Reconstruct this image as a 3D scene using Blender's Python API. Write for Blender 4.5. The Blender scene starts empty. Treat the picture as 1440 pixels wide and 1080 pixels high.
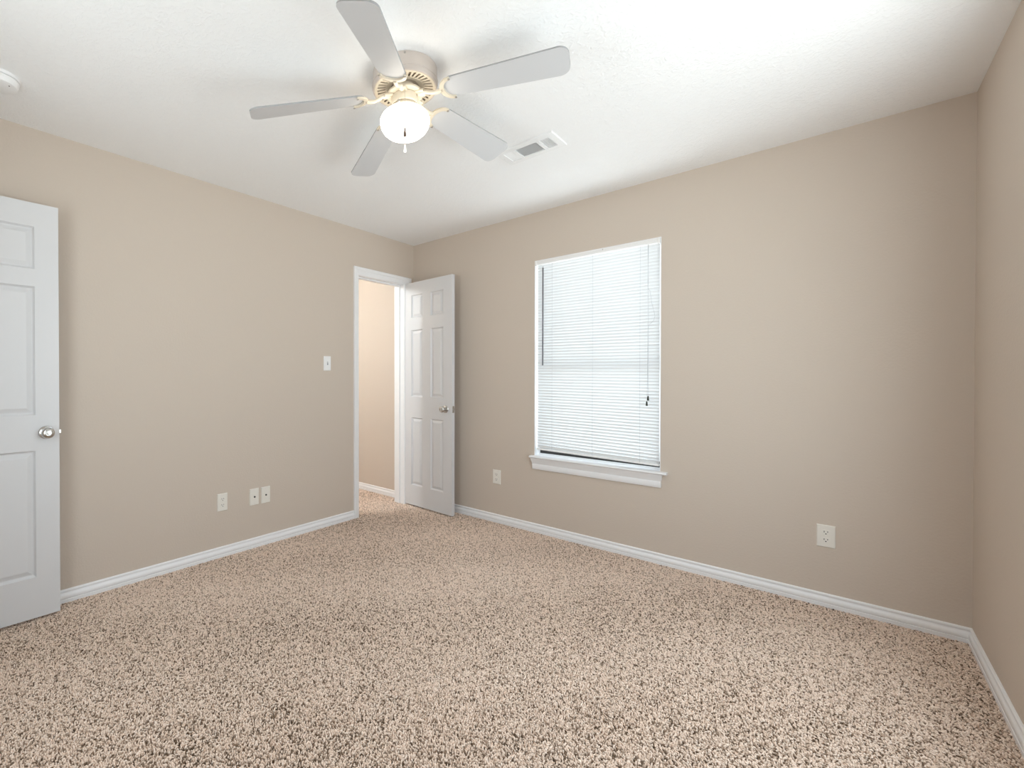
import bpy, bmesh, math, random
from mathutils import Vector, Matrix

random.seed(7)
sc = bpy.context.scene
COL = sc.collection
PI = math.pi
R = math.radians

# ------------------------------------------------------------------ camera
H = 2.44          # ceiling height
W = 3.27          # window wall length (x), left wall is x = 0, window wall is y = 0
NEAR = -3.63      # wall behind the camera
cd = bpy.data.cameras.new('camera')
cam = bpy.data.objects.new('camera', cd)
COL.objects.link(cam)
yaw, pitch, roll = 2.3655143, -0.0074633, -0.00047357
fw = Vector((math.cos(yaw) * math.cos(pitch), math.sin(yaw) * math.cos(pitch), math.sin(pitch)))
rt = Vector((math.sin(yaw), -math.cos(yaw), 0))
up = rt.cross(fw)
rt, up = math.cos(roll) * rt + math.sin(roll) * up, -math.sin(roll) * rt + math.cos(roll) * up
M = Matrix((rt, up, -fw)).transposed().to_4x4()
M.translation = Vector((2.8512, -3.28963, 1.18329))
cam.matrix_world = M
cd.sensor_fit = 'HORIZONTAL'
cd.sensor_width = 36
cd.lens = 638.2318 / 1440 * 36
cd.shift_x = 190.0 / 1440
cd.shift_y = -4.0327 / 1440
cd.clip_start = 0.02
sc.camera = cam

# ------------------------------------------------------------------ colour management
vs = sc.view_settings
vs.view_transform = 'Standard'
vs.look = 'None'
vs.gamma = 1
vs.use_curve_mapping = False
vs.exposure = 0.77
sc.cycles.max_bounces = 14
sc.cycles.diffuse_bounces = 8
sc.cycles.sample_clamp_indirect = 6
sc.cycles.use_denoising = True

# ------------------------------------------------------------------ sky
wd = bpy.data.worlds.new('sky')
sc.world = wd
wd.use_nodes = True
nt = wd.node_tree
bg = nt.nodes['Background']
tc = nt.nodes.new('ShaderNodeTexCoord')
sp = nt.nodes.new('ShaderNodeSeparateXYZ')
cr = nt.nodes.new('ShaderNodeValToRGB')
nt.links.new(tc.outputs['Generated'], sp.inputs[0])
mp = nt.nodes.new('ShaderNodeMapRange')
mp.inputs[1].default_value = -1
mp.inputs[2].default_value = 1
nt.links.new(sp.outputs[2], mp.inputs[0])
nt.links.new(mp.outputs[0], cr.inputs[0])
e = cr.color_ramp.elements
e[0].position = 0.40; e[0].color = (1.24, 1.28, 1.34, 1)
e[1].position = 0.60; e[1].color = (0.86, 0.93, 1.03, 1)
nt.links.new(cr.outputs[0], bg.inputs[0])
SKY = 3.1
bg.inputs[1].default_value = SKY


def light(name, kind, loc, energy, color=(1, 1, 1), rot=(0, 0, 0), size=None, size_y=None, radius=None):
    l = bpy.data.lights.new(name, kind)
    l.energy = energy
    l.color = color
    if size:
        l.size = size
        if size_y:
            l.shape = 'RECTANGLE'
            l.size_y = size_y
    if radius:
        l.shadow_soft_size = radius
    o = bpy.data.objects.new(name, l)
    COL.objects.link(o)
    o.location = loc
    o.rotation_euler = rot
    return o


# window holes (x0, x1, z0, z1)
WX0, WX1, WZ0, WZ1 = 1.219, 2.061, 0.574, 2.073
# window added in the unseen part of the right wall for fill light (y0, y1, z0, z1)
SY0, SY1, SZ0, SZ1 = -2.50, -0.85, 0.40, 2.12
# another added fill window, in the wall behind the viewer (x0, x1)
NX0, NX1 = 0.98, 1.98
p1 = light('window_daylight_portal', 'AREA', ((WX0 + WX1) / 2, 0.13, (WZ0 + WZ1) / 2), 1, rot=(R(-90), 0, 0), size=WX1 - WX0, size_y=WZ1 - WZ0)
p1.data.cycles.is_portal = True
p2 = light('added_side_window_portal', 'AREA', (W + 0.13, (SY0 + SY1) / 2, (SZ0 + SZ1) / 2), 1, rot=(0, R(90), 0), size=SZ1 - SZ0, size_y=SY1 - SY0)
p2.data.cycles.is_portal = True
p3 = light('added_near_window_portal', 'AREA', ((NX0 + NX1) / 2, NEAR - 0.13, (WZ0 + WZ1) / 2), 1, rot=(R(90), 0, 0), size=NX1 - NX0, size_y=WZ1 - WZ0)
p3.data.cycles.is_portal = True
HALL_LAMP = 40
light('hall_lamp', 'POINT', (-0.70, -1.75, 2.25), HALL_LAMP, (0.89, 0.97, 1.0), radius=0.09)


# ------------------------------------------------------------------ materials
def mat(name, color, rough=0.5, metal=0.0, spec=0.5):
    m = bpy.data.materials.new(name)
    m.use_nodes = True
    b = m.node_tree.nodes['Principled BSDF']
    b.inputs['Base Color'].default_value = (*color, 1)
    b.inputs['Roughness'].default_value = rough
    b.inputs['Metallic'].default_value = metal
    b.inputs['Specular IOR Level'].default_value = spec
    return m


def nodes(m):
    t = m.node_tree
    return t, t.nodes['Principled BSDF'], lambda k: t.nodes.new(k), t.links.new


def add_bump(m, scale, strength, dist, detail=3, voronoi=False):
    t, b, N, L = nodes(m)
    g = N('ShaderNodeNewGeometry')
    n = N('ShaderNodeTexNoise')
    n.inputs['Scale'].default_value = scale
    n.inputs['Detail'].default_value = detail
    L(g.outputs['Position'], n.inputs['Vector'])
    bp = N('ShaderNodeBump')
    bp.inputs['Strength'].default_value = strength
    bp.inputs['Distance'].default_value = dist
    L(n.outputs['Fac'], bp.inputs['Height'])
    L(bp.outputs[0], b.inputs['Normal'])
    return n


M_WALL = mat('wall_paint', (0.605, 0.525, 0.45), 0.75, spec=0.25)
add_bump(M_WALL, 95, 0.25, 0.003)
M_CEIL = mat('ceiling_paint', (0.91, 0.91, 0.91), 0.85, spec=0.2)


def ceiling_nodes(m):
    t, b, N, L = nodes(m)
    g = N('ShaderNodeNewGeometry')
    n = N('ShaderNodeTexNoise')
    n.inputs['Scale'].default_value = 45
    n.inputs['Detail'].default_value = 4
    n.inputs['Distortion'].default_value = 1.2
    L(g.outputs['Position'], n.inputs['Vector'])
    r = N('ShaderNodeValToRGB')
    r.color_ramp.elements[0].position = 0.46
    r.color_ramp.elements[1].position = 0.62
    L(n.outputs['Fac'], r.inputs[0])
    bp = N('ShaderNodeBump')
    bp.inputs['Strength'].default_value = 0.32
    bp.inputs['Distance'].default_value = 0.004
    L(r.outputs[0], bp.inputs['Height'])
    L(bp.outputs[0], b.inputs['Normal'])


ceiling_nodes(M_CEIL)
M_TRIM = mat('trim_white', (0.86, 0.86, 0.87), 0.35)
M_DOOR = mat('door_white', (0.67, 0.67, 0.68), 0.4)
add_bump(M_DOOR, 60, 0.05, 0.002)


def carpet_backing():
    return mat('carpet_backing', (0.30, 0.22, 0.155), 0.95, spec=0.05)


def carpet_yarn():
    m = mat('carpet_yarn', (0.5, 0.4, 0.3), 0.9, spec=0.08)
    t, b, N, L = nodes(m)
    at = N('ShaderNodeAttribute')
    at.attribute_name = 'fleck'
    r1 = N('ShaderNodeValToRGB')
    el = r1.color_ramp.elements
    for i, (p, c) in enumerate(YARN):
        k = el[i] if i < 2 else el.new(p)
        k.position = p
        k.color = (*c, 1)
    L(at.outputs['Fac'], r1.inputs[0])
    L(r1.outputs[0], b.inputs['Base Color'])
    return m


YARN = [(0.0, (0.11, 0.070, 0.043)), (1.0, (0.93, 0.78, 0.67)), (0.22, (0.29, 0.205, 0.145)), (0.52, (0.78, 0.61, 0.49))]
M_YARN = carpet_yarn()
M_CARPET = carpet_backing()
M_NICKEL = mat('satin_nickel', (0.62, 0.61, 0.59), 0.22, 1.0)
M_IVORY = mat('ivory_plastic', (0.80, 0.77, 0.71), 0.35)
M_WHITEP = mat('white_plastic', (0.86, 0.86, 0.86), 0.35)
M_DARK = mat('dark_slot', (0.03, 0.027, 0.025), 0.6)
M_SCREW = mat('screw_head', (0.42, 0.39, 0.35), 0.4, 0.6)
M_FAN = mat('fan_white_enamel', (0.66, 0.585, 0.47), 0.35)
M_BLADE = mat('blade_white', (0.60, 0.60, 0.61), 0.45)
M_BEDGE = mat('blade_edge_shade', (0.33, 0.33, 0.33), 0.5)  # grey puts the shade on the blade edges into their colour
M_FOB = mat('fob_brown', (0.14, 0.09, 0.07), 0.4)
M_CHAIN = mat('chain_brass', (0.55, 0.50, 0.42), 0.35, 0.8)
M_CORD = mat('cord_grey', (0.36, 0.37, 0.39), 0.8)
M_WAND = mat('wand_smoked_plastic', (0.13, 0.13, 0.15), 0.25)
M_TASSEL = mat('tassel_dark', (0.02, 0.025, 0.015), 0.5)
M_VENTW = mat('register_white', (0.86, 0.86, 0.86), 0.4)
M_VENTD = mat('duct_grey', (0.80, 0.80, 0.80), 0.7)


def slat_material():
    m = mat('blind_vinyl', (0.76, 0.77, 0.775), 0.4)
    t, b, N, L = nodes(m)
    tr = N('ShaderNodeBsdfTranslucent')
    tr.inputs[0].default_value = (0.78, 0.84, 0.88, 1)
    mx = N('ShaderNodeMixShader')
    mx.inputs[0].default_value = SLAT_T
    L(b.outputs[0], mx.inputs[1])
    L(tr.outputs[0], mx.inputs[2])
    L(mx.outputs[0], t.nodes['Material Output'].inputs[0])
    return m


SLAT_T = 0.012
M_SLAT = slat_material()


def glass_material():
    m = bpy.data.materials.new('window_glass')
    m.use_nodes = True
    t = m.node_tree
    t.nodes.clear()
    o = t.nodes.new('ShaderNodeOutputMaterial')
    a = t.nodes.new('ShaderNodeBsdfTransparent')
    a.inputs[0].default_value = (0.93, 0.96, 0.95, 1)
    g = t.nodes.new('ShaderNodeBsdfGlossy')
    g.inputs['Roughness'].default_value = 0.02
    mx = t.nodes.new('ShaderNodeMixShader')
    mx.inputs[0].default_value = 0.05
    t.links.new(a.outputs[0], mx.inputs[1])
    t.links.new(g.outputs[0], mx.inputs[2])
    t.links.new(mx.outputs[0], o.inputs[0])
    return m


M_GLASS = glass_material()


def globe_material():
    m = mat('lit_opal_glass', (0.9, 0.88, 0.84), 0.25)
    b = m.node_tree.nodes['Principled BSDF']
    b.inputs['Emission Color'].default_value = (1.0, 0.93, 0.80, 1)
    b.inputs['Emission Strength'].default_value = GLOBE
    return m


GLOBE = 3.2
M_GLOBE = globe_material()


# ------------------------------------------------------------------ mesh helpers
def box(bm, x0, x1, y0, y1, z0, z1, mi=0):
    v = [bm.verts.new(c) for c in ((x0, y0, z0), (x1, y0, z0), (x1, y1, z0), (x0, y1, z0), (x0, y0, z1), (x1, y0, z1), (x1, y1, z1), (x0, y1, z1))]
    fs = []
    for q in ((0, 3, 2, 1), (4, 5, 6, 7), (0, 1, 5, 4), (1, 2, 6, 5), (2, 3, 7, 6), (3, 0, 4, 7)):
        f = bm.faces.new([v[i] for i in q])
        f.material_index = mi
        fs.append(f)
    return v, fs


def bevbox(bm, x0, x1, y0, y1, z0, z1, b=0.002, seg=2):
    v, fs = box(bm, x0, x1, y0, y1, z0, z1)
    es = list({e for f in fs for e in f.edges})
    bmesh.ops.bevel(bm, geom=es, offset=b, segments=seg, profile=0.5, affect='EDGES')


def lathe(bm, prof, n=48, mtx=None, cap=True, mi=0):
    """prof: (radius, height) pairs, turned about local Z."""
    rings = []
    for r, z in prof:
        if r < 1e-6:
            rings.append([bm.verts.new((0, 0, z))])
        else:
            rings.append([bm.verts.new((r * math.cos(2 * PI * i / n), r * math.sin(2 * PI * i / n), z)) for i in range(n)])
    fs = []
    for a, b in zip(rings, rings[1:]):
        for i in range(n):
            j = (i + 1) % n
            if len(a) == 1 and len(b) == 1:
                continue
            if len(a) == 1:
                q = [a[0], b[j], b[i]]
            elif len(b) == 1:
                q = [a[i], a[j], b[0]]
            else:
                q = [a[i], a[j], b[j], b[i]]
            fs.append(bm.faces.new(q))
    if cap:
        for ring in (rings[0], rings[-1]):
            if len(ring) > 1:
                fs.append(bm.faces.new(ring))
    for f in fs:
        f.material_index = mi
    if mtx is not None:
        vs_ = {v for r_ in rings for v in r_}
        bmesh.ops.transform(bm, matrix=mtx, verts=list(vs_))


def tube(bm, pts, r, n=8, mi=0):
    pts = [Vector(p) for p in pts]
    rad = r if isinstance(r, (list, tuple)) else [r] * len(pts)
    rings = []
    for i, p in enumerate(pts):
        d = (pts[min(i + 1, len(pts) - 1)] - pts[max(i - 1, 0)]).normalized()
        a = d.orthogonal().normalized() if i == 0 else (prev - d * prev.dot(d)).normalized()
        prev = a
        b = d.cross(a)
        rings.append([bm.verts.new(p + rad[i] * (math.cos(2 * PI * k / n) * a + math.sin(2 * PI * k / n) * b)) for k in range(n)])
    for A, B in zip(rings, rings[1:]):
        for k in range(n):
            f = bm.faces.new((A[k], A[(k + 1) % n], B[(k + 1) % n], B[k]))
            f.material_index = mi
    bm.faces.new(rings[0]).material_index = mi
    bm.faces.new(rings[-1]).material_index = mi


def prism(bm, outline, z0, z1, mi_side=0, mi_face=0):
    """outline in XY, extruded z0..z1"""
    a = [bm.verts.new((x, y, z0)) for x, y in outline]
    b = [bm.verts.new((x, y, z1)) for x, y in outline]
    n = len(outline)
    for i in range(n):
        f = bm.faces.new((a[i], a[(i + 1) % n], b[(i + 1) % n], b[i]))
        f.material_index = mi_side
    f = bm.faces.new(a); f.material_index = mi_face
    f = bm.faces.new(b); f.material_index = mi_side


def obj(name, bm, mats, parent=None, smooth=None, loc=None):
    bmesh.ops.recalc_face_normals(bm, faces=bm.faces)
    me = bpy.data.meshes.new(name)
    bm.to_mesh(me)
    bm.free()
    for m in (mats if isinstance(mats, (list, tuple)) else [mats]):
        me.materials.append(m)
    if smooth:
        for p in me.polygons:
            p.use_smooth = True
        me.set_sharp_from_angle(angle=R(smooth))
    o = bpy.data.objects.new(name, me)
    COL.objects.link(o)
    if parent is not None:
        o.parent = parent
    if loc:
        o.location = loc
    return o


def tag(o, label, cat, group=None, kind=None):
    o['label'] = label
    o['category'] = cat
    if group:
        o['group'] = group
    if kind:
        o['kind'] = kind
    return o


def thing(name, loc, label, cat, group=None, rotz=0, kind=None):
    o = bpy.data.objects.new(name, None)
    o.empty_display_size = 0.05
    COL.objects.link(o)
    o.location = loc
    o.rotation_euler = (0, 0, rotz)
    return tag(o, label, cat, group, kind)


def struct(name, bm, m, label, cat, smooth=None):
    return tag(obj(name, bm, m, smooth=smooth), label, cat, kind='structure')


def NB():
    return bmesh.new()


# ------------------------------------------------------------------ room shell
T = 0.115
HALL_X = -1.25
DY0, DY1, DZ = -0.711, -0.142, 2.05      # clear opening of the hall doorway in the left wall

bm = NB(); box(bm, HALL_X - T, W + T, NEAR - T, T, -0.06, -0.008)
struct('floor', bm, M_CARPET, 'beige and brown flecked pile carpet covering the whole floor', 'carpet')



def carpet_pile():
    """every tuft a little twisted blob of yarn standing on the backing"""
    import numpy as np
    rng = np.random.default_rng(3)
    S = 0.0060
    P = []
    for x0, x1, y0, y1 in ((0.0, W, NEAR, 0.0), (-T, 0.0, DY0, DY1), (HALL_X, -T, -1.6, -0.03)):
        nx, ny = int((x1 - x0 - 0.006) / S), int((y1 - y0 - 0.006) / S)
        gx, gy = np.meshgrid(np.arange(nx), np.arange(ny), indexing='ij')
        px = x0 + 0.003 + (gx + 0.5 + 0.5 * (gy % 2) - 0.25) * (x1 - x0 - 0.006) / nx + rng.uniform(-0.36, 0.36, gx.shape) * S
        py = y0 + 0.003 + (gy + 0.5) * (y1 - y0 - 0.006) / ny + rng.uniform(-0.36, 0.36, gx.shape) * S
        P.append(np.stack([px.ravel(), py.ravel()], 1))
    P = np.concatenate(P)
    n = len(P)
    K = 5
    # (radius, height, lean) of the rings of one tuft
    prof = [(0.62, -0.9, 0.0), (1.0, 0.05, 0.35), (0.72, 0.75, 0.75)]
    th = rng.uniform(0, 2 * np.pi, n)                   # direction of the twist
    ln = rng.uniform(0.0031, 0.0062, n)                 # half length
    wd_ = rng.uniform(0.0020, 0.0032, n)                # half width
    hh = rng.uniform(0.0035, 0.0065, n) + 0.0012 * np.sin(P[:, 0] * 9) * np.sin(P[:, 1] * 7)
    la = rng.uniform(0, 2 * np.pi, n)
    lm = rng.uniform(0.0, 0.0040, n)
    nv = 3 * K + 1
    co = np.zeros((n, nv, 3))
    c, s_ = np.cos(th), np.sin(th)
    for ri, (r, h, l) in enumerate(prof):
        for k in range(K):
            a = 2 * np.pi * k / K + 0.4 * ri
            u, v = r * ln * np.cos(a), r * wd_ * np.sin(a)
            i = ri * K + k
            co[:, i, 0] = P[:, 0] + c * u - s_ * v + l * lm * np.cos(la)
            co[:, i, 1] = P[:, 1] + s_ * u + c * v + l * lm * np.sin(la)
            co[:, i, 2] = h * hh - 0.001
    co[:, -1, 0] = P[:, 0] + lm * np.cos(la)
    co[:, -1, 1] = P[:, 1] + lm * np.sin(la)
    co[:, -1, 2] = hh - 0.001
    f = []
    for ri in range(2):
        for k in range(K):
            f += [ri * K + k, ri * K + (k + 1) % K, (ri + 1) * K + (k + 1) % K, (ri + 1) * K + k]
    quads = np.array(f)
    tris = np.array([[2 * K + k, 2 * K + (k + 1) % K, 3 * K] for k in range(K)]).ravel()
    one = np.concatenate([quads, tris])
    loops = (one[None, :] + (np.arange(n) * nv)[:, None]).ravel()
    tot1 = np.array([4] * (2 * K) + [3] * K)
    tot = np.tile(tot1, n)
    start = np.concatenate([[0], np.cumsum(tot)[:-1]])
    me = bpy.data.meshes.new('carpet_pile')
    me.vertices.add(n * nv)
    me.vertices.foreach_set('co', co.ravel().astype('f4'))
    me.loops.add(len(loops))
    me.loops.foreach_set('vertex_index', loops.astype('i4'))
    me.polygons.add(len(tot))
    me.polygons.foreach_set('loop_start', start.astype('i4'))
    me.polygons.foreach_set('use_smooth', np.ones(len(tot), dtype=bool))
    me.update(calc_edges=True)
    at = me.attributes.new('fleck', 'FLOAT', 'POINT')
    fl = rng.beta(1.7, 1.15, n)
    # vacuum strokes and footprints lay the pile differently in broad soft patches
    fl = np.clip(fl + 0.05 * np.sin(P[:, 0] * 3.1 + 1.0) * np.sin(P[:, 1] * 2.3 + 0.4) + 0.04 * np.sin(P[:, 0] * 6.3 - P[:, 1] * 5.1), 0, 1)
    at.data.foreach_set('value', np.repeat(fl, nv).astype('f4'))
    me.materials.append(M_YARN)
    o = bpy.data.objects.new('carpet_pile', me)
    COL.objects.link(o)
    o.parent = bpy.data.objects['floor']
    o['kind'] = 'stuff'


carpet_pile()

bm = NB(); box(bm, HALL_X - T, W + T, NEAR - T, T, H, H + 0.06)
struct('ceiling', bm, M_CEIL, 'white textured drywall ceiling', 'ceiling')

bm = NB()
box(bm, -T, WX0, 0, T, -0.06, H)
box(bm, WX1, W + T, 0, T, -0.06, H)
box(bm, WX0, WX1, 0, T, -0.06, WZ0)
box(bm, WX0, WX1, 0, T, WZ1, H)
struct('wall_back', bm, M_WALL, 'taupe painted wall around the window', 'wall')

bm = NB()
J = 0.018
box(bm, -T, 0, DY1 + J, 0, -0.06, H)
box(bm, -T, 0, NEAR, DY0 - J, -0.06, H)
box(bm, -T, 0, DY0 - J, DY1 + J, DZ + J, H)
struct('wall_left', bm, M_WALL, 'beige painted wall with the open hall doorway', 'wall')

bm = NB()
box(bm, W, W + T, SY1, T, -0.06, H)
box(bm, W, W + T, NEAR - T, SY0, -0.06, H)
box(bm, W, W + T, SY0, SY1, -0.06, SZ0)
box(bm, W, W + T, SY0, SY1, SZ1, H)
struct('wall_right', bm, M_WALL, 'beige painted wall at the right edge of the view', 'wall')

bm = NB()
box(bm, HALL_X - T, NX0, NEAR - T, NEAR, -0.06, H)
box(bm, NX1, W, NEAR - T, NEAR, -0.06, H)
box(bm, NX0, NX1, NEAR - T, NEAR, -0.06, WZ0)
box(bm, NX0, NX1, NEAR - T, NEAR, WZ1, H)
struct('wall_near', bm, M_WALL, 'beige painted wall behind the viewer', 'wall')

bm = NB()
box(bm, HALL_X - T, -T, -0.03, T, -0.06, H)
box(bm, HALL_X - T, HALL_X, NEAR, -0.03, -0.06, H)
struct('wall_hall', bm, M_WALL, 'warmly lit beige hall wall seen through the doorway', 'wall')

# baseboards --------------------------------------------------------------
PROF = [(0, -0.01), (0.0125, -0.01), (0.0135, 0.019), (0.0100, 0.0205), (0.0122, 0.023), (0.0120, 0.039), (0.0090, 0.045),
        (0.0045, 0.050), (0.0035, 0.0545), (0.0040, 0.0575), (0.0085, 0.0600), (0.0088, 0.0655), (0.005, 0.0695), (0, 0.0705)]


def baseboard(name, pts, label):
    """pts: floor polyline on the wall faces; the room is to the left of the walking direction; mitred joints"""
    bm = NB()
    pts = [Vector(p) for p in pts]
    rings = []
    for i, p in enumerate(pts):
        n = []
        if i > 0:
            d = (p - pts[i - 1]).normalized(); n.append(Vector((-d.y, d.x)))
        if i < len(pts) - 1:
            d = (pts[i + 1] - p).normalized(); n.append(Vector((-d.y, d.x)))
        if len(n) == 2:
            o = (n[0] + n[1]) / (1 + n[0].dot(n[1]))
        else:
            o = n[0]
        rings.append([bm.verts.new((p.x + o.x * u, p.y + o.y * u, z)) for u, z in PROF])
    for A, B in zip(rings, rings[1:]):
        for k in range(len(PROF) - 1):
            bm.faces.new((A[k], A[k + 1], B[k + 1], B[k]))
    bm.faces.new(rings[0]); bm.faces.new(rings[-1])
    return struct(name, bm, M_TRIM, label, 'baseboard', smooth=50)


baseboard('baseboard_left', [(0, DY0 - 0.054), (0, NEAR + 0.002)], 'white moulded baseboard along the left wall')
baseboard('baseboard_back', [(W, 0), (0, 0)], 'white moulded baseboard under the window')
baseboard('baseboard_right', [(W, NEAR + 0.002), (W, 0)], 'white moulded baseboard along the right wall')
baseboard('baseboard_hall', [(-T - 0.02, -0.03), (HALL_X, -0.03)], 'white baseboard on the hall wall beyond the doorway')

# hall door frame ---------------------------------------------------------
bm = NB()
box(bm, -T - 0.002, 0.002, DY0 - J, DY0, -0.01, DZ + J)
box(bm, -T - 0.002, 0.002, DY1, DY1 + J, -0.01, DZ + J)
box(bm, -T - 0.002, 0.002, DY0, DY1, DZ, DZ + J)
box(bm, -0.075, -0.045, DY0, DY0 + 0.011, -0.01, DZ)       # stops
box(bm, -0.075, -0.045, DY1 - 0.011, DY1, -0.01, DZ)
box(bm, -0.075, -0.045, DY0 + 0.011, DY1 - 0.011, DZ - 0.011, DZ)
struct('trim_1', bm, M_TRIM, 'white jamb lining the open hall doorway', 'door frame')


def casing_side(bm, x, s, y_in, y_out, z_top_in, z_top_out):
    """moulded upright, thicker at its outer edge"""
    d = 1 if y_out > y_in else -1
    w = abs(y_out - y_in)
    pr = [(0.0, 0.0), (0.0, 0.010), (0.006, 0.012), (w * 0.55, 0.013), (w * 0.62, 0.017), (w - 0.004, 0.0175), (w, 0.014), (w, 0.0)]
    a = [bm.verts.new((x + s * t, y_in + d * u, -0.01)) for u, t in pr]
    b = [bm.verts.new((x + s * t, y_in + d * u, z_top_in + (z_top_out - z_top_in) * u / w)) for u, t in pr]
    for k in range(len(pr)):
        bm.faces.new((a[k], a[(k + 1) % len(pr)], b[(k + 1) % len(pr)], b[k]))
    bm.faces.new(a); bm.faces.new(b)


def casing_head(bm, x, s, y0i, y0o, y1i, y1o, zi, zo):
    w = zo - zi
    pr = [(0.0, 0.0), (0.0, 0.010), (0.006, 0.012), (w * 0.55, 0.013), (w * 0.62, 0.017), (w - 0.004, 0.0175), (w, 0.014), (w, 0.0)]
    a = [bm.verts.new((x + s * t, y0i + (y0o - y0i) * u / w, zi + u)) for u, t in pr]
    b = [bm.verts.new((x + s * t, y1i + (y1o - y1i) * u / w, zi + u)) for u, t in pr]
    for k in range(len(pr)):
        bm.faces.new((a[k], a[(k + 1) % len(pr)], b[(k + 1) % len(pr)], b[k]))
    bm.faces.new(a); bm.faces.new(b)


bm = NB()
CI0, CO0, CI1, CO1 = DY0 - 0.004, DY0 - 0.054, DY1 + 0.004, -0.046
casing_side(bm, 0.0, 1, CI0, CO0, DZ + 0.004, 2.119)
casing_side(bm, 0.0, 1, CI1, CO1, DZ + 0.004, 2.119)
casing_head(bm, 0.0, 1, CI0, CO0, CI1, CO1, DZ + 0.004, 2.119)
struct('trim_2', bm, M_TRIM, 'white moulded casing around the hall doorway', 'door casing', smooth=30)


# ------------------------------------------------------------------ panel doors
def door_slab(width, z0, z1, panels, thick=0.035):
    """local: hinge edge at x=0, leaf along +x, shown face at y=0 looking to -y; six raised panels on both faces"""
    bm = NB()
    xs = sorted({0.0, width} | {p[0] for p in panels} | {p[1] for p in panels})
    zs = sorted({z0, z1} | {p[2] for p in panels} | {p[3] for p in panels})
    for side in (0, 1):
        ysurf = 0.0 if side == 0 else thick
        s = 1 if side == 0 else -1
        cache = {}

        def V(x, z, d=0.0):
            k = (round(x, 5), round(z, 5), round(d, 5))
            if k not in cache:
                cache[k] = bm.verts.new((x, ysurf + s * d, z))
            return cache[k]
        for i in range(len(xs) - 1):
            for j in range(len(zs) - 1):
                xa, xb, za, zb = xs[i], xs[i + 1], zs[j], zs[j + 1]
                pan = any(abs(p[0] - xa) < 1e-6 and abs(p[1] - xb) < 1e-6 and abs(p[2] - za) < 1e-6 and abs(p[3] - zb) < 1e-6 for p in panels)
                if not pan:
                    bm.faces.new((V(xa, za), V(xb, za), V(xb, zb), V(xa, zb)))
                    continue
                loops = []
                for ins, dep in ((0, 0), (0.0025, 0.004), (0.008, 0.0115), (0.0125, 0.012), (0.033, 0.0028), (0.037, 0.0024)):
                    loops.append([V(xa + ins, za + ins, dep), V(xb - ins, za + ins, dep), V(xb - ins, zb - ins, dep), V(xa + ins, zb - ins, dep)])
                for A, B in zip(loops, loops[1:]):
                    for k in range(4):
                        bm.faces.new((A[k], A[(k + 1) % 4], B[(k + 1) % 4], B[k]))
                bm.faces.new(loops[-1])
    # four edges of the leaf
    def q(a, b, c, d):
        bm.faces.new([bm.verts.new(p) for p in (a, b, c, d)])
    q((0, 0, z0), (0, thick, z0), (0, thick, z1), (0, 0, z1))
    q((width, 0, z0), (width, thick, z0), (width, thick, z1), (width, 0, z1))
    q((0, 0, z0), (width, 0, z0), (width, thick, z0), (0, thick, z0))
    q((0, 0, z1), (width, 0, z1), (width, thick, z1), (0, thick, z1))
    bmesh.ops.remove_doubles(bm, verts=bm.verts, dist=1e-5)
    return bm


def knob_mesh(s):
    bm = NB()
    prof = [(0.0, 0.0), (0.0325, 0.0), (0.0325, 0.003), (0.030, 0.006), (0.018, 0.009), (0.0125, 0.012), (0.0115, 0.024), (0.014, 0.029),
            (0.022, 0.033), (0.0268, 0.040), (0.0272, 0.047), (0.0248, 0.055), (0.019, 0.060), (0.012, 0.0615), (0.0115, 0.0600), (0.0085, 0.0600), (0.0085, 0.0625), (0.0, 0.063)]
    lathe(bm, prof, 40, Matrix.Rotation(R(90) * s, 4, 'X'), cap=False)
    return bm


def door_leaf(name, loc, rotz, width, z0, z1, panels, knob_x, knob_z, label, hinge_z):
    t = thing(name, loc, label, 'door', rotz=rotz, kind='structure')
    leaf = obj('door_leaf', door_slab(width, z0, z1, panels), M_DOOR, t)
    k = obj('door_knob', knob_mesh(1), M_NICKEL, t, smooth=35, loc=(knob_x, 0, knob_z))
    k['label'] = 'brushed nickel door knob'
    k2 = obj('door_knob', knob_mesh(-1), M_NICKEL, t, smooth=35, loc=(knob_x, 0.035, knob_z))
    bm = NB()
    bevbox(bm, width - 0.001, width + 0.0012, 0.0055, 0.0295, knob_z - 0.028, knob_z + 0.028, 0.0005, 1)
    box(bm, width, width + 0.008, 0.011, 0.024, knob_z - 0.008, knob_z + 0.008)
    lp = obj('latch_plate', bm, M_NICKEL, t)
    lp['label'] = 'brushed nickel latch plate'
    for hz in hinge_z:
        bm = NB()
        lathe(bm, [(0.0, -0.046), (0.004, -0.045), (0.0058, -0.043), (0.0058, 0.043), (0.004, 0.045), (0.0, 0.046)], 16)
        box(bm, 0.0, 0.030, -0.0062, -0.0045, -0.043, 0.043)
        obj('hinge', bm, M_NICKEL, t, smooth=40, loc=(-0.0035, 0.041, hz))
    return t


# hall door: hinge at the right jamb, swung 90 degrees into the room
a2 = math.atan2(-0.163 + 0.129, 0.562)
PZ = [(1.940, 1.731), (1.620, 1.009), (0.819, 0.199)]
pan = [(u0, u1, zb, zt) for u0, u1 in ((0.083, 0.221), (0.320, 0.466)) for zt, zb in PZ]
door_leaf('door_1', (0.008, -0.131, 0), a2, 0.562, 0.014, 2.054, pan, 0.492, 0.915, 'white six-panel door standing open beside the hall doorway', ())
# door of the wall behind the viewer, opened back along the left wall
PZ = [(1.914, 1.709), (1.625, 1.003), (0.831, 0.216)]
wl = 0.76
pan = [(u0, u1, zb, zt) for u0, u1 in ((wl - 0.096 - 0.235, wl - 0.096), (0.096, 0.096 + 0.235)) for zt, zb in PZ]
door_leaf('door_2', (0.124, -2.835 - wl, 0), R(90), wl, 0.018, 2.028, pan, wl - 0.053, 0.916, 'white panel door at the left edge of the view', ())

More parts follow.
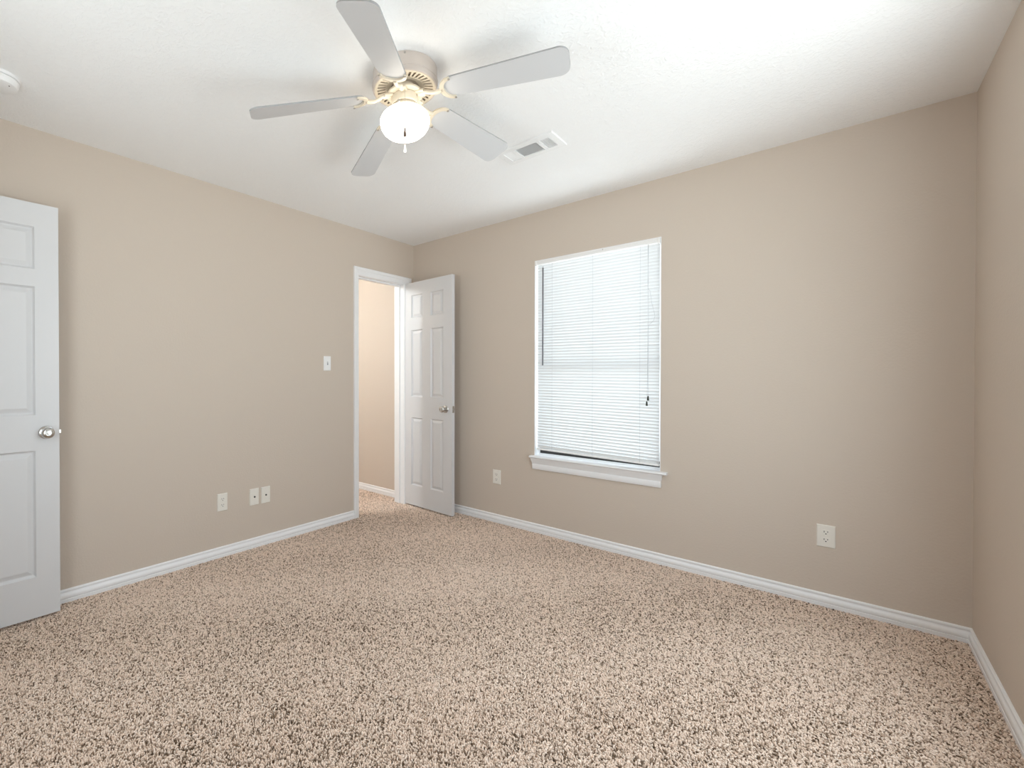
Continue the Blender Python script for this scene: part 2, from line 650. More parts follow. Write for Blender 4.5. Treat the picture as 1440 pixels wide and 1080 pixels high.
# ------------------------------------------------------------------ window
win = thing('window_1', ((WX0 + WX1) / 2, 0, WZ0), 'tall white single-hung window with sill behind a closed mini blind', 'window', kind='structure')
ox, oz = (WX0 + WX1) / 2, WZ0


def wobj(name, bm, m, parent=win, smooth=None):
    bmesh.ops.transform(bm, matrix=Matrix.Translation((-ox, 0, -oz)), verts=bm.verts)
    return obj(name, bm, m, parent, smooth)


F0, F1 = 0.075, 0.120
bm = NB()
L_ = 0.004                                        # white painted returns of the opening
box(bm, WX0, WX0 + L_, 0.0005, F0, WZ0, WZ1)
box(bm, WX1 - L_, WX1, 0.0005, F0, WZ0, WZ1)
box(bm, WX0 + L_, WX1 - L_, 0.0005, F0, WZ1 - L_, WZ1)
wobj('window_jamb', bm, M_TRIM)
bm = NB()
fwid = 0.042
box(bm, WX0, WX0 + fwid, F0, F1, WZ0, WZ1)
box(bm, WX1 - fwid, WX1, F0, F1, WZ0, WZ1)
box(bm, WX0 + fwid, WX1 - fwid, F0, F1, WZ1 - fwid, WZ1)
box(bm, WX0 + fwid, WX1 - fwid, F0, F1, WZ0, 0.601)
fr = wobj('window_frame', bm, M_TRIM)
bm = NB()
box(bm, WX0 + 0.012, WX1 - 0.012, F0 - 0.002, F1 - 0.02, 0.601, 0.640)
g_ = wobj('shaded_gap_strip', bm, M_DARK)  # near-black strip put in for the shadowed gap below the bottom rail
g_['label'] = 'dark strip standing for the shaded gap under the blind'
bm = NB()
box(bm, WX0 + fwid, WX1 - fwid, F0 - 0.006, F1 - 0.01, 1.222, 1.272)
wobj('meeting_rail', bm, M_TRIM)
for za, zb, yy in ((0.640, 1.222, 0.088), (1.272, WZ1 - fwid, 0.104)):
    bm = NB(); box(bm, WX0 + fwid, WX1 - fwid, yy, yy + 0.003, za, zb)
    wobj('window_pane', bm, M_GLASS)

bm = NB()                                          # stool board with rounded nose and horns
sx0, sx1 = 1.196, 2.102
zt, zb_ = 0.589, 0.572
pr = [(0.0, zb_), (-0.036, zb_), (-0.042, zb_ + 0.003), (-0.045, zb_ + 0.0085), (-0.042, zt - 0.003), (-0.036, zt), (0.0, zt)]
A = [bm.verts.new((sx0, y, z)) for y, z in pr]; B = [bm.verts.new((sx1, y, z)) for y, z in pr]
for k in range(len(pr)):
    bm.faces.new((A[k], A[(k + 1) % len(pr)], B[(k + 1) % len(pr)], B[k]))
bm.faces.new(A); bm.faces.new(B)
box(bm, WX0 + L_, WX1 - L_, 0.0, F0, zb_, zt)
wobj('window_sill', bm, M_TRIM, smooth=40)
bm = NB()                                          # moulded apron, its ends returned at a slant
rings = []
for y, z, ex in ((-0.034, 0.573, 0.000), (-0.033, 0.566, 0.0005), (-0.026, 0.553, 0.003), (-0.019, 0.540, 0.005), (-0.016, 0.530, 0.0065), (-0.013, 0.528, 0.007),
                 (-0.015, 0.525, 0.007), (-0.016, 0.519, 0.0075), (-0.015, 0.492, 0.0085), (-0.012, 0.487, 0.0095)):
    rings.append([bm.verts.new((1.202 + ex, 0, z)), bm.verts.new((1.202 + ex, y, z)), bm.verts.new((2.074 - ex, y, z)), bm.verts.new((2.074 - ex, 0, z))])
for A, B in zip(rings, rings[1:]):
    for k in range(3):
        bm.faces.new((A[k], A[k + 1], B[k + 1], B[k]))
bm.faces.new(rings[0]); bm.faces.new(rings[-1])
wobj('window_apron', bm, M_TRIM, smooth=35)

# glazing added out of view to light the room: one window at the right, one behind the viewer


def glazing(name, loc, rotz, w, h, label, cat, mullions):
    """local: x along the opening, y outward, z up from the opening's bottom"""
    t = thing(name, loc, label, cat, rotz=rotz, kind='structure')
    bm = NB()
    xs = [-w / 2] + [-w / 2 + w * f for f in mullions] + [w / 2]
    box(bm, -w / 2, w / 2, 0.05, 0.10, 0, 0.05)
    box(bm, -w / 2, w / 2, 0.05, 0.10, h - 0.045, h)
    for i, x in enumerate(xs):
        c = min(max(x, -w / 2 + 0.022), w / 2 - 0.022)
        box(bm, c - 0.022, c + 0.022, 0.05, 0.10, 0.05, h - 0.045)
    obj('window_frame', bm, M_TRIM, t)
    for x0, x1 in zip(xs, xs[1:]):
        bm = NB(); box(bm, x0 + 0.022, x1 - 0.022, 0.073, 0.077, 0.05, h - 0.045)
        obj('window_pane', bm, M_GLASS, t)
    return t


glazing('added_window_3', (W, (SY0 + SY1) / 2, SZ0), R(-90), SY1 - SY0, SZ1 - SZ0, 'added unseen double window for fill light, in the right wall beside the viewer', 'window', (0.5,))
glazing('added_window_2', ((NX0 + NX1) / 2, NEAR, WZ0), R(180), NX1 - NX0, WZ1 - WZ0, 'added unseen double window for fill light, in the wall behind the viewer', 'window', (0.5,))

# ------------------------------------------------------------------ mini blind
BX0, BX1 = 1.231, 2.050
BY = 0.026
bl = thing('window_blind', (WX0 + 0.42, BY, WZ1 - 0.004), 'closed white mini blind with wand and cord hanging in the window', 'window blind')
bx, by, bz = bl.location


def bobj(name, bm, m, parent=bl, smooth=None):
    bmesh.ops.transform(bm, matrix=Matrix.Translation((-bx, -by, -bz)), verts=bm.verts)
    return obj(name, bm, m, parent, smooth)


M_RAIL = mat('headrail_enamel', (0.85, 0.84, 0.83), 0.35)
bm = NB()                                          # U channel with curled lips
pr = [(-0.002, 2.043), (-0.004, 2.043), (-0.004, 2.064), (-0.002, 2.068), (0.040, 2.068), (0.044, 2.064), (0.044, 2.043), (0.042, 2.039), (0.008, 2.037), (0.002, 2.039)]
A = [bm.verts.new((BX0 - 0.004, y, z)) for y, z in pr]; B = [bm.verts.new((BX1 + 0.002, y, z)) for y, z in pr]
for k in range(len(pr)):
    bm.faces.new((A[k], A[(k + 1) % len(pr)], B[(k + 1) % len(pr)], B[k]))
bm.faces.new(A); bm.faces.new(B)
bobj('headrail', bm, M_RAIL)
for xa in (WX0 + 0.005, WX1 - 0.018):
    bm = NB(); bevbox(bm, xa, xa + 0.013, -0.007, 0.046, 2.034, 2.0690, 0.0015)
    bobj('bracket', bm, M_RAIL)
bm = NB()
bevbox(bm, 1.706, 1.720, -0.006, -0.003, 2.052, 2.0690, 0.001)
c_ = bobj('bracket', bm, M_RAIL)
bm = NB()
lathe(bm, [(0, 0), (0.003, 0), (0.0028, 0.0012), (0, 0.0015)], 16, Matrix.Translation((1.713, -0.006, 2.060)) @ Matrix.Rotation(R(90), 4, 'X'), cap=False)
bobj('screw', bm, M_SCREW, c_)

NS = 66
TILT = R(-65)
SW = 0.025
bm = NB()
ztop = 2.026
zl, zr = 0.660, 0.640
for i in range(NS):
    f = i / (NS - 1)
    # curved section, room edge low
    ring = []
    for xx, zend in ((BX0 + 0.002, zl), (BX1 - 0.002, zr)):
        zc = ztop + (zend - ztop) * f
        sec = []
        for k in range(5):
            u = -0.5 + k / 4
            bow = 0.0022 * (1 - (2 * u) ** 2)
            yy = u * SW * math.cos(TILT) - bow * math.sin(TILT)
            z_ = zc + u * SW * math.sin(TILT) + bow * math.cos(TILT)
            sec.append((xx, BY - 0.002 + yy, z_))
        ring.append([bm.verts.new(p) for p in sec])
    for k in range(4):
        bm.faces.new((ring[0][k], ring[0][k + 1], ring[1][k + 1], ring[1][k]))
sl = bobj('slats', bm, M_SLAT, smooth=60)

bm = NB()
pr = [(-0.011, 0.0), (-0.0125, 0.004), (-0.011, 0.0105), (-0.004, 0.012), (0.004, 0.012), (0.011, 0.0105), (0.0125, 0.004), (0.011, 0.0)]
A = [bm.verts.new((BX0 + 0.001, BY + y, 0.634 + z)) for y, z in pr]; B = [bm.verts.new((BX1 - 0.001, BY + y, 0.6175 + z)) for y, z in pr]
for k in range(len(pr)):
    bm.faces.new((A[k], A[(k + 1) % len(pr)], B[(k + 1) % len(pr)], B[k]))
bm.faces.new(A); bm.faces.new(B)
bobj('bottom_rail', bm, M_RAIL)

for lx in (1.350, 1.640, 1.938):
    bm = NB()
    zb0 = 0.648 - 0.021 * (lx - BX0) / (BX1 - BX0)
    for yy in (BY - 0.0125, BY + 0.0125):
        tube(bm, [(lx, yy, 2.04), (lx, yy, zb0)], 0.0007, 6)
    bobj('ladder_cord', bm, M_CORD)

bm = NB()
tube(bm, [(1.290, -0.008, 2.020), (1.290, -0.010, 2.006)], 0.0015, 8)
tube(bm, [(1.290, -0.011, 2.008), (1.2895, -0.011, 1.275)], [0.0052, 0.0056], 6)
w_ = bobj('tilt_wand', bm, M_WAND)
w_['label'] = 'dark grey tilt wand'
bm = NB()
tube(bm, [(1.989, -0.007, 2.036), (1.990, -0.009, 1.7), (1.992, -0.010, 1.30), (1.993, -0.011, 1.056)], 0.0010, 6)
tube(bm, [(1.991, -0.007, 2.036), (1.989, -0.010, 1.80), (1.990, -0.010, 1.755), (2.001, -0.011, 1.74), (2.012, -0.011, 1.66), (2.030, -0.010, 1.575),
          (2.022, -0.011, 1.545), (1.996, -0.011, 1.52), (1.991, -0.012, 1.49), (1.990, -0.014, 1.2), (1.987, -0.013, 1.025)], 0.0009, 6)
lc = bobj('lift_cord', bm, M_CORD)
for tx, ty, tz in ((1.993, -0.011, 1.050), (1.986, -0.013, 1.016)):
    bm = NB()
    lathe(bm, [(0, 0.016), (0.003, 0.0155), (0.0045, 0.010), (0.0062, -0.010), (0.0062, -0.014), (0, -0.0145)], 14, Matrix.Translation((tx, ty, tz)), cap=False)
    ts = bobj('cord_tassel', bm, M_TASSEL, lc, smooth=50)
    ts['label'] = 'dark green cord tassel'


# ------------------------------------------------------------------ wall plates
def plate_base(name, loc, rotz, label, cat, group, m, w=0.070, h=0.1145):
    """local: plate in XZ plane, wall behind at y=0, face toward -y"""
    t = thing(name, loc, label, cat, group, rotz)
    bm = NB()
    d = 0.0065
    lo = []
    for ins, y in ((0, 0), (0.0005, -0.003), (0.0035, -d)):
        lo.append([bm.verts.new((sx * (w / 2 - ins), y, sz * (h / 2 - ins))) for sx, sz in ((-1, -1), (1, -1), (1, 1), (-1, 1))])
    for A, B in zip(lo, lo[1:]):
        for k in range(4):
            bm.faces.new((A[k], A[(k + 1) % 4], B[(k + 1) % 4], B[k]))
    bm.faces.new(lo[-1]); bm.faces.new(lo[0])
    obj('cover_plate', bm, m, t)
    return t, d


def screw_at(t, z, d, m):
    bm = NB()
    lathe(bm, [(0.0033, 0), (0.0033, 0.0008), (0.0022, 0.0014), (0, 0.0015)], 16, Matrix.Rotation(R(90), 4, 'X'), cap=False)
    return obj('screw', bm, m, t, smooth=40, loc=(0, -d, z))


def outlet(loc, rotz, label, m, sw=1.0):
    t, d = plate_base('wall_outlet', loc, rotz, label, 'outlet', 'duplex wall outlets', m)
    for s in (1, -1):
        bm = NB()
        out = []
        for k in range(32):
            a = 2 * PI * k / 32
            x, z = 0.0172 * math.cos(a), 0.0172 * math.sin(a)
            z = max(-0.0135, min(0.0135, z))
            out.append((x, z))
        prism(bm, out, 0, 0.0014)
        bmesh.ops.rotate(bm, matrix=Matrix.Rotation(R(90), 3, 'X'), verts=bm.verts)
        o = obj('receptacle', bm, m, t, loc=(0, -d, s * 0.0195))
        bm = NB()
        box(bm, -0.0078, -0.0052, -0.0018, -0.0013, -0.0005, 0.0080)
        box(bm, 0.0052, 0.0078, -0.0018, -0.0013, 0.0005, 0.0075)
        pts = [(0.0028 * math.cos(2 * PI * k / 16), max(-0.0024, 0.0028 * math.sin(2 * PI * k / 16)) - 0.0068) for k in range(16)]
        A = [bm.verts.new((x, -0.0018, z)) for x, z in pts]
        bm.faces.new(A)
        obj('slots', bm, M_DARK, o)
    screw_at(t, 0, d, m)
    return t


RL = R(90)      # plates on the left wall look toward +x
outlet((0, -1.923, 0.3625), RL, 'ivory duplex outlet on the left wall beside the two jack plates', M_IVORY)
outlet((0.8975, 0, 0.3745), 0, 'small beige duplex outlet on the window wall between open door and window', M_IVORY)
outlet((2.807, 0, 0.3655), 0, 'beige duplex outlet on the window wall right of the window', M_IVORY)


def jack(loc, rotz, label):
    t, d = plate_base('jack_plate', loc, rotz, label, 'wall jack', 'single-hole jack plates', M_IVORY)
    bm = NB()
    lathe(bm, [(0.0062, 0), (0.0062, 0.0012), (0.0048, 0.0028), (0.0048, 0.006), (0.0036, 0.006), (0.0036, 0.001), (0, 0.001)], 20, Matrix.Rotation(R(90), 4, 'X'), cap=False)
    o = obj('jack', bm, M_DARK, t, smooth=35, loc=(0, -d, 0))
    o['label'] = 'small dark round jack'
    screw_at(t, 0.042, d, M_IVORY)
    screw_at(t, -0.042, d, M_IVORY)


jack((0, -1.690, 0.3555), RL, 'left one of two ivory jack plates, nearer the duplex outlet')
jack((0, -1.600, 0.3535), RL, 'right one of two ivory jack plates, nearer the doorway')

t, d = plate_base('light_switch', (0, -1.045, 1.2975), RL, 'white toggle light switch on the left wall beside the doorway', 'light switch', None, M_WHITEP)
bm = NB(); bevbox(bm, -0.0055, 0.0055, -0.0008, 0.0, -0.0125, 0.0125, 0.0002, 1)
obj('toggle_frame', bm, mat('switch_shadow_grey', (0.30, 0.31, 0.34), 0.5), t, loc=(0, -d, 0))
bm = NB()
lo = [[(-0.0042, 0, 0.000), (0.0042, 0, 0.000), (0.0042, 0, 0.010), (-0.0042, 0, 0.010)], [(-0.0033, -0.011, 0.009), (0.0033, -0.011, 0.009), (0.0033, -0.0095, 0.0145), (-0.0033, -0.0095, 0.0145)]]
A = [bm.verts.new(p) for p in lo[0]]; B = [bm.verts.new(p) for p in lo[1]]
for k in range(4):
    bm.faces.new((A[k], A[(k + 1) % 4], B[(k + 1) % 4], B[k]))
bm.faces.new(B); bm.faces.new(A)
obj('toggle', bm, M_WHITEP, t, loc=(0, -d, 0))
screw_at(t, 0.030, d, M_WHITEP)
screw_at(t, -0.030, d, M_WHITEP)

# ------------------------------------------------------------------ smoke detector
sm = thing('smoke_detector', (0.393, -3.080, H), 'round white smoke detector on the ceiling at the left edge', 'smoke detector')
bm = NB()
lathe(bm, [(0, 0), (0.069, 0), (0.069, -0.010), (0.067, -0.0125), (0.062, -0.0125), (0, -0.0125)], 64, cap=False)
obj('mounting_ring', bm, M_WHITEP, sm, smooth=35)
bm = NB()
lathe(bm, [(0.0, -0.0155), (0.066, -0.0155), (0.066, -0.020), (0.0635, -0.030), (0.058, -0.039), (0.048, -0.0425), (0.0, -0.0435)], 64, cap=False)
lathe(bm, [(0.0605, -0.0120), (0.0605, -0.0160)], 48, cap=False)
obj('cover', bm, M_WHITEP, sm, smooth=35)
bm = NB()
lathe(bm, [(0.0, -0.0016), (0.0022, -0.0012), (0.0024, 0.0), (0, 0.0008)], 12, cap=False)
obj('indicator_lamp', bm, M_DARK, sm, smooth=50, loc=(0.035, 0.028, -0.0433))

# ------------------------------------------------------------------ ceiling register
vx0, vx1, vy0, vy1 = 1.488, 1.822, -1.035, -0.841
vt = thing('ceiling_vent', ((vx0 + vx1) / 2, (vy0 + vy1) / 2, H), 'white louvered air register on the ceiling between fan and window', 'vent')
cx_, cy_ = (vx0 + vx1) / 2, (vy0 + vy1) / 2
openings = [(1.524, 1.578), (1.594, 1.716), (1.732, 1.786)]
oy0, oy1 = -0.993, -0.881
bm = NB()
zt_, zb_ = -0.0005, -0.0075
xs = [vx0 + 0.004] + [v for o_ in openings for v in o_] + [vx1 - 0.004]
box(bm, vx0 + 0.004 - cx_, vx1 - 0.004 - cx_, vy0 + 0.004 - cy_, oy0 - cy_, zb_, zt_)
box(bm, vx0 + 0.004 - cx_, vx1 - 0.004 - cx_, oy1 - cy_, vy1 - 0.004 - cy_, zb_, zt_)
for a, b in ((xs[0], xs[1]), (xs[2], xs[3]), (xs[4], xs[5]), (xs[6], xs[7])):
    box(bm, a - cx_, b - cx_, oy0 - cy_, oy1 - cy_, zb_, zt_)
# sloped rim
o1 = [(vx0 - cx_, vy0 - cy_), (vx1 - cx_, vy0 - cy_), (vx1 - cx_, vy1 - cy_), (vx0 - cx_, vy1 - cy_)]
i1 = [(vx0 + .004 - cx_, vy0 + .004 - cy_), (vx1 - .004 - cx_, vy0 + .004 - cy_), (vx1 - .004 - cx_, vy1 - .004 - cy_), (vx0 + .004 - cx_, vy1 - .004 - cy_)]
A = [bm.verts.new((x, y, 0)) for x, y in o1]; B = [bm.verts.new((x, y, zb_)) for x, y in i1]
for k in range(4):
    bm.faces.new((A[k], A[(k + 1) % 4], B[(k + 1) % 4], B[k]))
obj('register_frame', bm, M_VENTW, vt)
bm = NB(); box(bm, openings[0][0] - 0.004 - cx_, openings[2][1] + 0.004 - cx_, oy0 - 0.004 - cy_, oy1 + 0.004 - cy_, -0.0008, -0.0002)
obj('duct_opening', bm, M_VENTD, vt)


def louvers(x0, x1, along, n, tilt):
    bm = NB()
    for i in range(n):
        f = (i + 0.5) / n
        if along == 'x':
            c = oy0 + (oy1 - oy0) * f
            h = (oy1 - oy0) / n * 0.52
            p = [(x0, c - h * math.cos(tilt), -0.0035 - h * math.sin(tilt)), (x1, c - h * math.cos(tilt), -0.0035 - h * math.sin(tilt)),
                 (x1, c + h * math.cos(tilt), -0.0035 + h * math.sin(tilt)), (x0, c + h * math.cos(tilt), -0.0035 + h * math.sin(tilt))]
        else:
            c = x0 + (x1 - x0) * f
            h = (x1 - x0) / n * 0.52
            p = [(c - h * math.cos(tilt), oy0, -0.0035 - h * math.sin(tilt)), (c - h * math.cos(tilt), oy1, -0.0035 - h * math.sin(tilt)),
                 (c + h * math.cos(tilt), oy1, -0.0035 + h * math.sin(tilt)), (c + h * math.cos(tilt), oy0, -0.0035 + h * math.sin(tilt))]
        q = [bm.verts.new((x - cx_, y - cy_, z)) for x, y, z in p]
        q2 = [bm.verts.new((x - cx_, y - cy_, z + 0.0006)) for x, y, z in p]
        bm.faces.new(q); bm.faces.new(q2)
        for k in range(4):
            bm.faces.new((q[k], q[(k + 1) % 4], q2[(k + 1) % 4], q2[k]))
    return obj('louvers', bm, M_VENTW, vt)


louvers(*openings[0], 'y', 6, R(8))
louvers(*openings[1], 'x', 14, R(24))
louvers(*openings[2], 'y', 6, R(-34))
for xx in (vx0 + 0.016, vx1 - 0.016):
    bm = NB()
    lathe(bm, [(0.0042, 0), (0.0042, -0.0008), (0.002, -0.0018), (0, -0.002)], 14, cap=False)
    obj('screw', bm, M_VENTW, vt, smooth=40, loc=(xx - cx_, 0, zb_))

# ------------------------------------------------------------------ ceiling fan
FX, FY = 1.592, -1.891
fan = thing('ceiling_fan', (FX, FY, H), 'white five-blade hugger ceiling fan with lit globe and pull chains', 'ceiling fan')
# all fan geometry below is local, z measured down from the ceiling
bm = NB()
lathe(bm, [(0.0, -0.0002), (0.1285, -0.0002), (0.1315, -0.004), (0.1325, -0.050), (0.1345, -0.052), (0.1345, -0.056), (0.1325, -0.058), (0.1325, -0.068), (0.130, -0.0735), (0.1265, -0.0755), (0.124, -0.0735), (0.124, -0.020), (0.0, -0.020)], 72, cap=False)
hs = obj('housing', bm, mat('housing_shaded_white', (0.56, 0.49, 0.44), 0.4), fan, smooth=30)  # darker tone carries the shade on the housing side
for k in range(3):
    a = R(-48) + k * 2 * PI / 3
    bm = NB()
    lathe(bm, [(0.0045, 0), (0.004, 0.0015), (0, 0.002)], 12, cap=False)
    s_ = obj('screw', bm, M_SCREW, hs, smooth=40)
    s_.matrix_local = Matrix.Translation((0.1318 * math.cos(a), 0.1318 * math.sin(a), -0.010)) @ Matrix.Rotation(a, 4, 'Z') @ Matrix.Rotation(R(90), 4, 'Y')

# slotted bottom plate: rings joined by ribs, gently dished
bm = NB()


def zpl(r):
    return -0.0745 + 0.010 * max(0, (0.124 - r) / 0.064) ** 1.2


NSL = 36
seg = NSL * 4
rr = [0.1245, 0.119, 0.114, 0.080, 0.070, 0.058]
top = {}
for ri, r in enumerate(rr):
    for k in range(seg):
        a = 2 * PI * k / seg
        top[ri, k] = (bm.verts.new((r * math.cos(a), r * math.sin(a), zpl(r))), bm.verts.new((r * math.cos(a), r * math.sin(a), zpl(r) + 0.003)))
for ri in range(len(rr) - 1):
    for k in range(seg):
        k2 = (k + 1) % seg
        if ri == 2 and k % 4 in (0, 1):
            # slot: side walls only
            if k % 4 == 0:
                bm.faces.new((top[2, k][0], top[3, k][0], top[3, k][1], top[2, k][1]))
            else:
                bm.faces.new((top[2, k2][0], top[3, k2][0], top[3, k2][1], top[2, k2][1]))
            bm.faces.new((top[2, k][0], top[2, k2][0], top[2, k2][1], top[2, k][1]))
            bm.faces.new((top[3, k][0], top[3, k2][0], top[3, k2][1], top[3, k][1]))
            continue
        bm.faces.new((top[ri, k][0], top[ri, k2][0], top[ri + 1, k2][0], top[ri + 1, k][0]))
        bm.faces.new((top[ri, k][1], top[ri, k2][1], top[ri + 1, k2][1], top[ri + 1, k][1]))
obj('slotted_plate', bm, M_FAN, fan, smooth=30)
bm = NB()
lathe(bm, [(0.0, -0.022), (0.112, -0.022), (0.118, -0.060), (0.0, -0.060)], 48, cap=False)
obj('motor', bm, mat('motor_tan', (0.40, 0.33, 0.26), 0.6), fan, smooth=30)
ZR = -0.140          # flange height where the blade irons bolt on
bm = NB()
lathe(bm, [(0.0, -0.060), (0.040, -0.060), (0.044, -0.080), (0.070, -0.086), (0.074, -0.090), (0.074, -0.097), (0.070, -0.100), (0.0, -0.100)], 48, cap=False)
obj('rotor_flange', bm, M_FAN, fan, smooth=30)
bm = NB()
lathe(bm, [(0.0, -0.098), (0.047, -0.098), (0.053, -0.102), (0.0545, -0.106), (0.0545, -0.134), (0.052, -0.138), (0.0, -0.138)], 48, cap=False)
obj('switch_housing', bm, M_FAN, fan, smooth=30)
bm = NB()
lathe(bm, [(0.0, -0.137), (0.047, -0.137), (0.050, -0.141), (0.0575, -0.148), (0.0595, -0.155), (0.057, -0.156), (0.0, -0.150)], 48, cap=False)
ft = obj('light_fitter', bm, M_FAN, fan, smooth=30)
for k in range(3):
    a = R(-70) + k * 2 * PI / 3
    bm = NB()
    lathe(bm, [(0.003, -0.004), (0.003, 0.006), (0.006, 0.007), (0.006, 0.012), (0.0, 0.013)], 10, cap=False)
    s_ = obj('thumb_screw', bm, M_SCREW, ft, smooth=40)
    s_.matrix_local = Matrix.Translation((0.056 * math.cos(a), 0.056 * math.sin(a), -0.151)) @ Matrix.Rotation(a, 4, 'Z') @ Matrix.Rotation(R(90), 4, 'Y')
bm = NB()
gp = [(0.050, -0.150), (0.054, -0.156), (0.066, -0.163), (0.083, -0.174), (0.095, -0.188), (0.1015, -0.204), (0.1020, -0.220), (0.098, -0.238), (0.089, -0.256),
      (0.075, -0.271), (0.056, -0.282), (0.035, -0.288), (0.015, -0.2905), (0.0, -0.291)]
gp = [(r, -0.150 + (z + 0.150) * 0.84) for r, z in gp]
lathe(bm, gp, 64, cap=False)
gl = obj('globe_shade', bm, M_GLOBE, fan, smooth=60)
gl['label'] = 'lit white opal glass globe'


def rounded(pts, rads, n=7):
    """rounded polygon outline"""
    out = []
    m = len(pts)
    for i in range(m):
        p, a, b = Vector(pts[i]), Vector(pts[i - 1]), Vector(pts[(i + 1) % m])
        u, v = (a - p).normalized(), (b - p).normalized()
        ang = u.angle(v)
        r = rads[i]
        dd = r / math.tan(ang / 2)
        c = p + (u + v).normalized() * (r / math.sin(ang / 2))
        s, e_ = p + u * dd, p + v * dd
        a0 = math.atan2(*(s - c).yx); a1 = math.atan2(*(e_ - c).yx)
        da = (a1 - a0 + PI) % (2 * PI) - PI
        for k in range(n + 1):
            t_ = a0 + da * k / n
            out.append((c.x + r * math.cos(t_), c.y + r * math.sin(t_)))
    return out


R0, R1 = 0.197, 0.628
RB = 0.168           # rounded inner end of the blade
BL = [(-61.268, 2.306, 2.240, -13.2), (18.086, 2.323, 2.290, -8.0), (83.456, 2.327, 2.291, -16.1), (154.02, 2.313, 2.278, -6.2), (233.693, 2.304, 2.213, -13.4)]
w0, w1 = 0.103, 0.135


def bw(r):
    return w0 + (w1 - w0) * (r - R0) / (R1 - R0)


# one blade and its iron, local: x along the blade from the fan axis, z up, blade underside at z = 0
out = rounded([(RB, -bw(RB) / 2), (R1, -w1 / 2), (R1, w1 / 2), (RB, bw(RB) / 2)], [0.042, 0.036, 0.036, 0.042], 8)
bm = NB(); prism(bm, out, 0.0, 0.0062, 1, 0)
blade_me = obj('fan_blade', bm, [M_BLADE, M_BEDGE], None).data
bpy.data.objects.remove(bpy.data.objects['fan_blade'])


def iron_mesh(dz):
    """horseshoe iron under the blade root, stem bending to the rotor flange dz below/above"""
    bm = NB()
    cxr, ro, rin = 0.206, 0.056, 0.0445
    n = 22
    out, inn = [], []
    for k in range(n + 1):
        a = R(92) + R(176) * k / n
        sq = 1.0
        out.append((cxr + ro * math.cos(a) * 0.95, ro * math.sin(a)))
        inn.append((cxr + rin * math.cos(a) * 0.80, rin * math.sin(a)))
    lay = []
    for z in (-0.0075, -0.0002):
        lay.append(([bm.verts.new((x, y, z)) for x, y in out], [bm.verts.new((x, y, z)) for x, y in inn]))
    (oa, ia), (ob, ib) = lay
    for k in range(n):
        bm.faces.new((oa[k], oa[k + 1], ia[k + 1], ia[k]))
        bm.faces.new((ob[k], ob[k + 1], ib[k + 1], ib[k]))
        bm.faces.new((oa[k], oa[k + 1], ob[k + 1], ob[k]))
        bm.faces.new((ia[k], ia[k + 1], ib[k + 1], ib[k]))
    for k in (0, n):
        bm.faces.new((oa[k], ia[k], ib[k], ob[k]))
    tube(bm, [(0.158, 0, -0.004), (0.146, 0, -0.007), (0.130, 0, -0.009 + 0.2 * dz), (0.108, 0, -0.006 + 0.6 * dz), (0.090, 0, dz), (0.066, 0, dz), (0.058, 0, dz)],
         [0.009, 0.0085, 0.0075, 0.0075, 0.008, 0.012, 0.011], 10)
    bevbox(bm, 0.048, 0.084, -0.019, 0.019, dz - 0.004, dz + 0.004, 0.0015)
    return bm


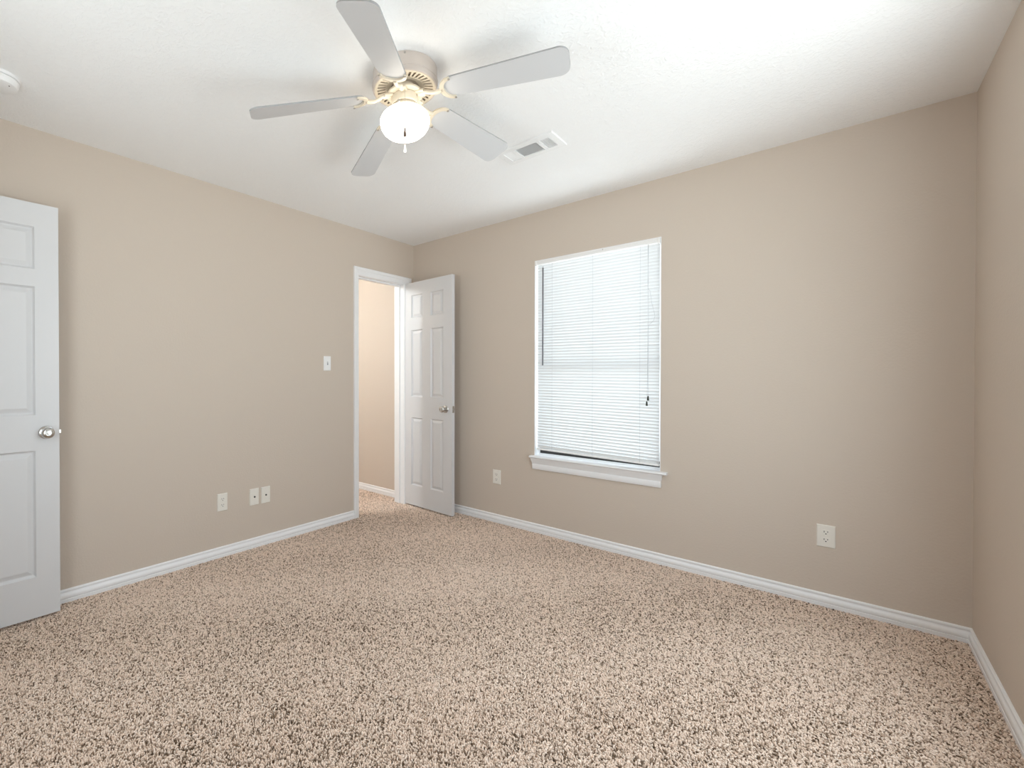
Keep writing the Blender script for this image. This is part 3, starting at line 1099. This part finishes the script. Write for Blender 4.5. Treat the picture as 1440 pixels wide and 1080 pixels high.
screw_proto = None
for i, (ang, z0, z1, ph) in enumerate(BL):
    a, phr = R(ang), R(ph)
    e3 = Vector((math.cos(a), math.sin(a), 0)); t3 = Vector((-math.sin(a), math.cos(a), 0))
    P0 = Vector((0, 0, z0 - H)) + R0 * e3
    P1 = Vector((0, 0, z1 - H)) + R1 * e3
    X = (P1 - P0).normalized()
    Wv = (math.cos(phr) * t3 + math.sin(phr) * Vector((0, 0, 1))).normalized()
    Z = X.cross(Wv).normalized()
    Y = Z.cross(X)
    mt = Matrix((X, Y, Z)).transposed().to_4x4()
    mt.translation = P0 - X * R0
    b = bpy.data.objects.new('fan_blade', blade_me)
    COL.objects.link(b)
    b.parent = fan
    b.matrix_local = mt
    ax = mt.inverted() @ Vector((0.075 * e3.x, 0.075 * e3.y, -0.104))     # flange underside in blade space
    ir = obj('blade_iron', iron_mesh(ax.z), M_FAN, b, smooth=35)
    ir['label'] = 'cream horseshoe-shaped blade iron'
    for sy in (-1, 1):
        bm = NB()
        lathe(bm, [(0.0052, 0.0), (0.005, -0.0018), (0.003, -0.003), (0, -0.0033)], 12, Matrix.Translation((0.2035, sy * 0.0495, -0.0075)), cap=False)
        obj('screw', bm, M_SCREW, b, smooth=40)

# pull chains
cdv = Vector((0.668, -0.744, 0))


def chain(name, path, fob_m, label):
    bm = NB()
    pts = [Vector(p) for p in path]
    # beads along the path
    tube(bm, pts, 0.0008, 6)
    acc = []
    for p, q in zip(pts, pts[1:]):
        n = max(1, int((q - p).length / 0.0042))
        for k in range(n):
            acc.append(p.lerp(q, k / n))
    for p in acc:
        bmesh.ops.create_icosphere(bm, subdivisions=1, radius=0.0014, matrix=Matrix.Translation(p))
    c = obj(name, bm, M_CHAIN, fan)
    bm = NB()
    lathe(bm, [(0, 0.003), (0.002, 0.002), (0.0028, -0.004), (0.0055, -0.022), (0.0060, -0.029), (0.0045, -0.033), (0, -0.0338)], 18, cap=False)
    f = obj('pull_fob', bm, fob_m, c, smooth=50, loc=pts[-1])
    f['label'] = label
    return c


p0 = cdv * 0.054
chain('pull_chain', [p0 + Vector((0, 0, -0.112)), cdv * 0.066 + Vector((0, 0, -0.114)), cdv * 0.090 + Vector((0, 0, -0.124)), cdv * 0.104 + Vector((0, 0, -0.150)),
                     cdv * 0.1075 + Vector((0, 0, -0.205)), cdv * 0.1075 + Vector((0, 0, -0.286))], M_FOB, 'dark brown pull fob')
q0 = -cdv
chain('pull_chain', [q0 * 0.054 + Vector((0, 0, -0.112)), q0 * 0.066 + Vector((0, 0, -0.114)), q0 * 0.090 + Vector((0, 0, -0.124)), q0 * 0.104 + Vector((0, 0, -0.150)),
                     q0 * 0.1065 + Vector((0, 0, -0.205)), q0 * 0.1065 + Vector((0, 0, -0.244))], M_WHITEP, 'white pull fob')
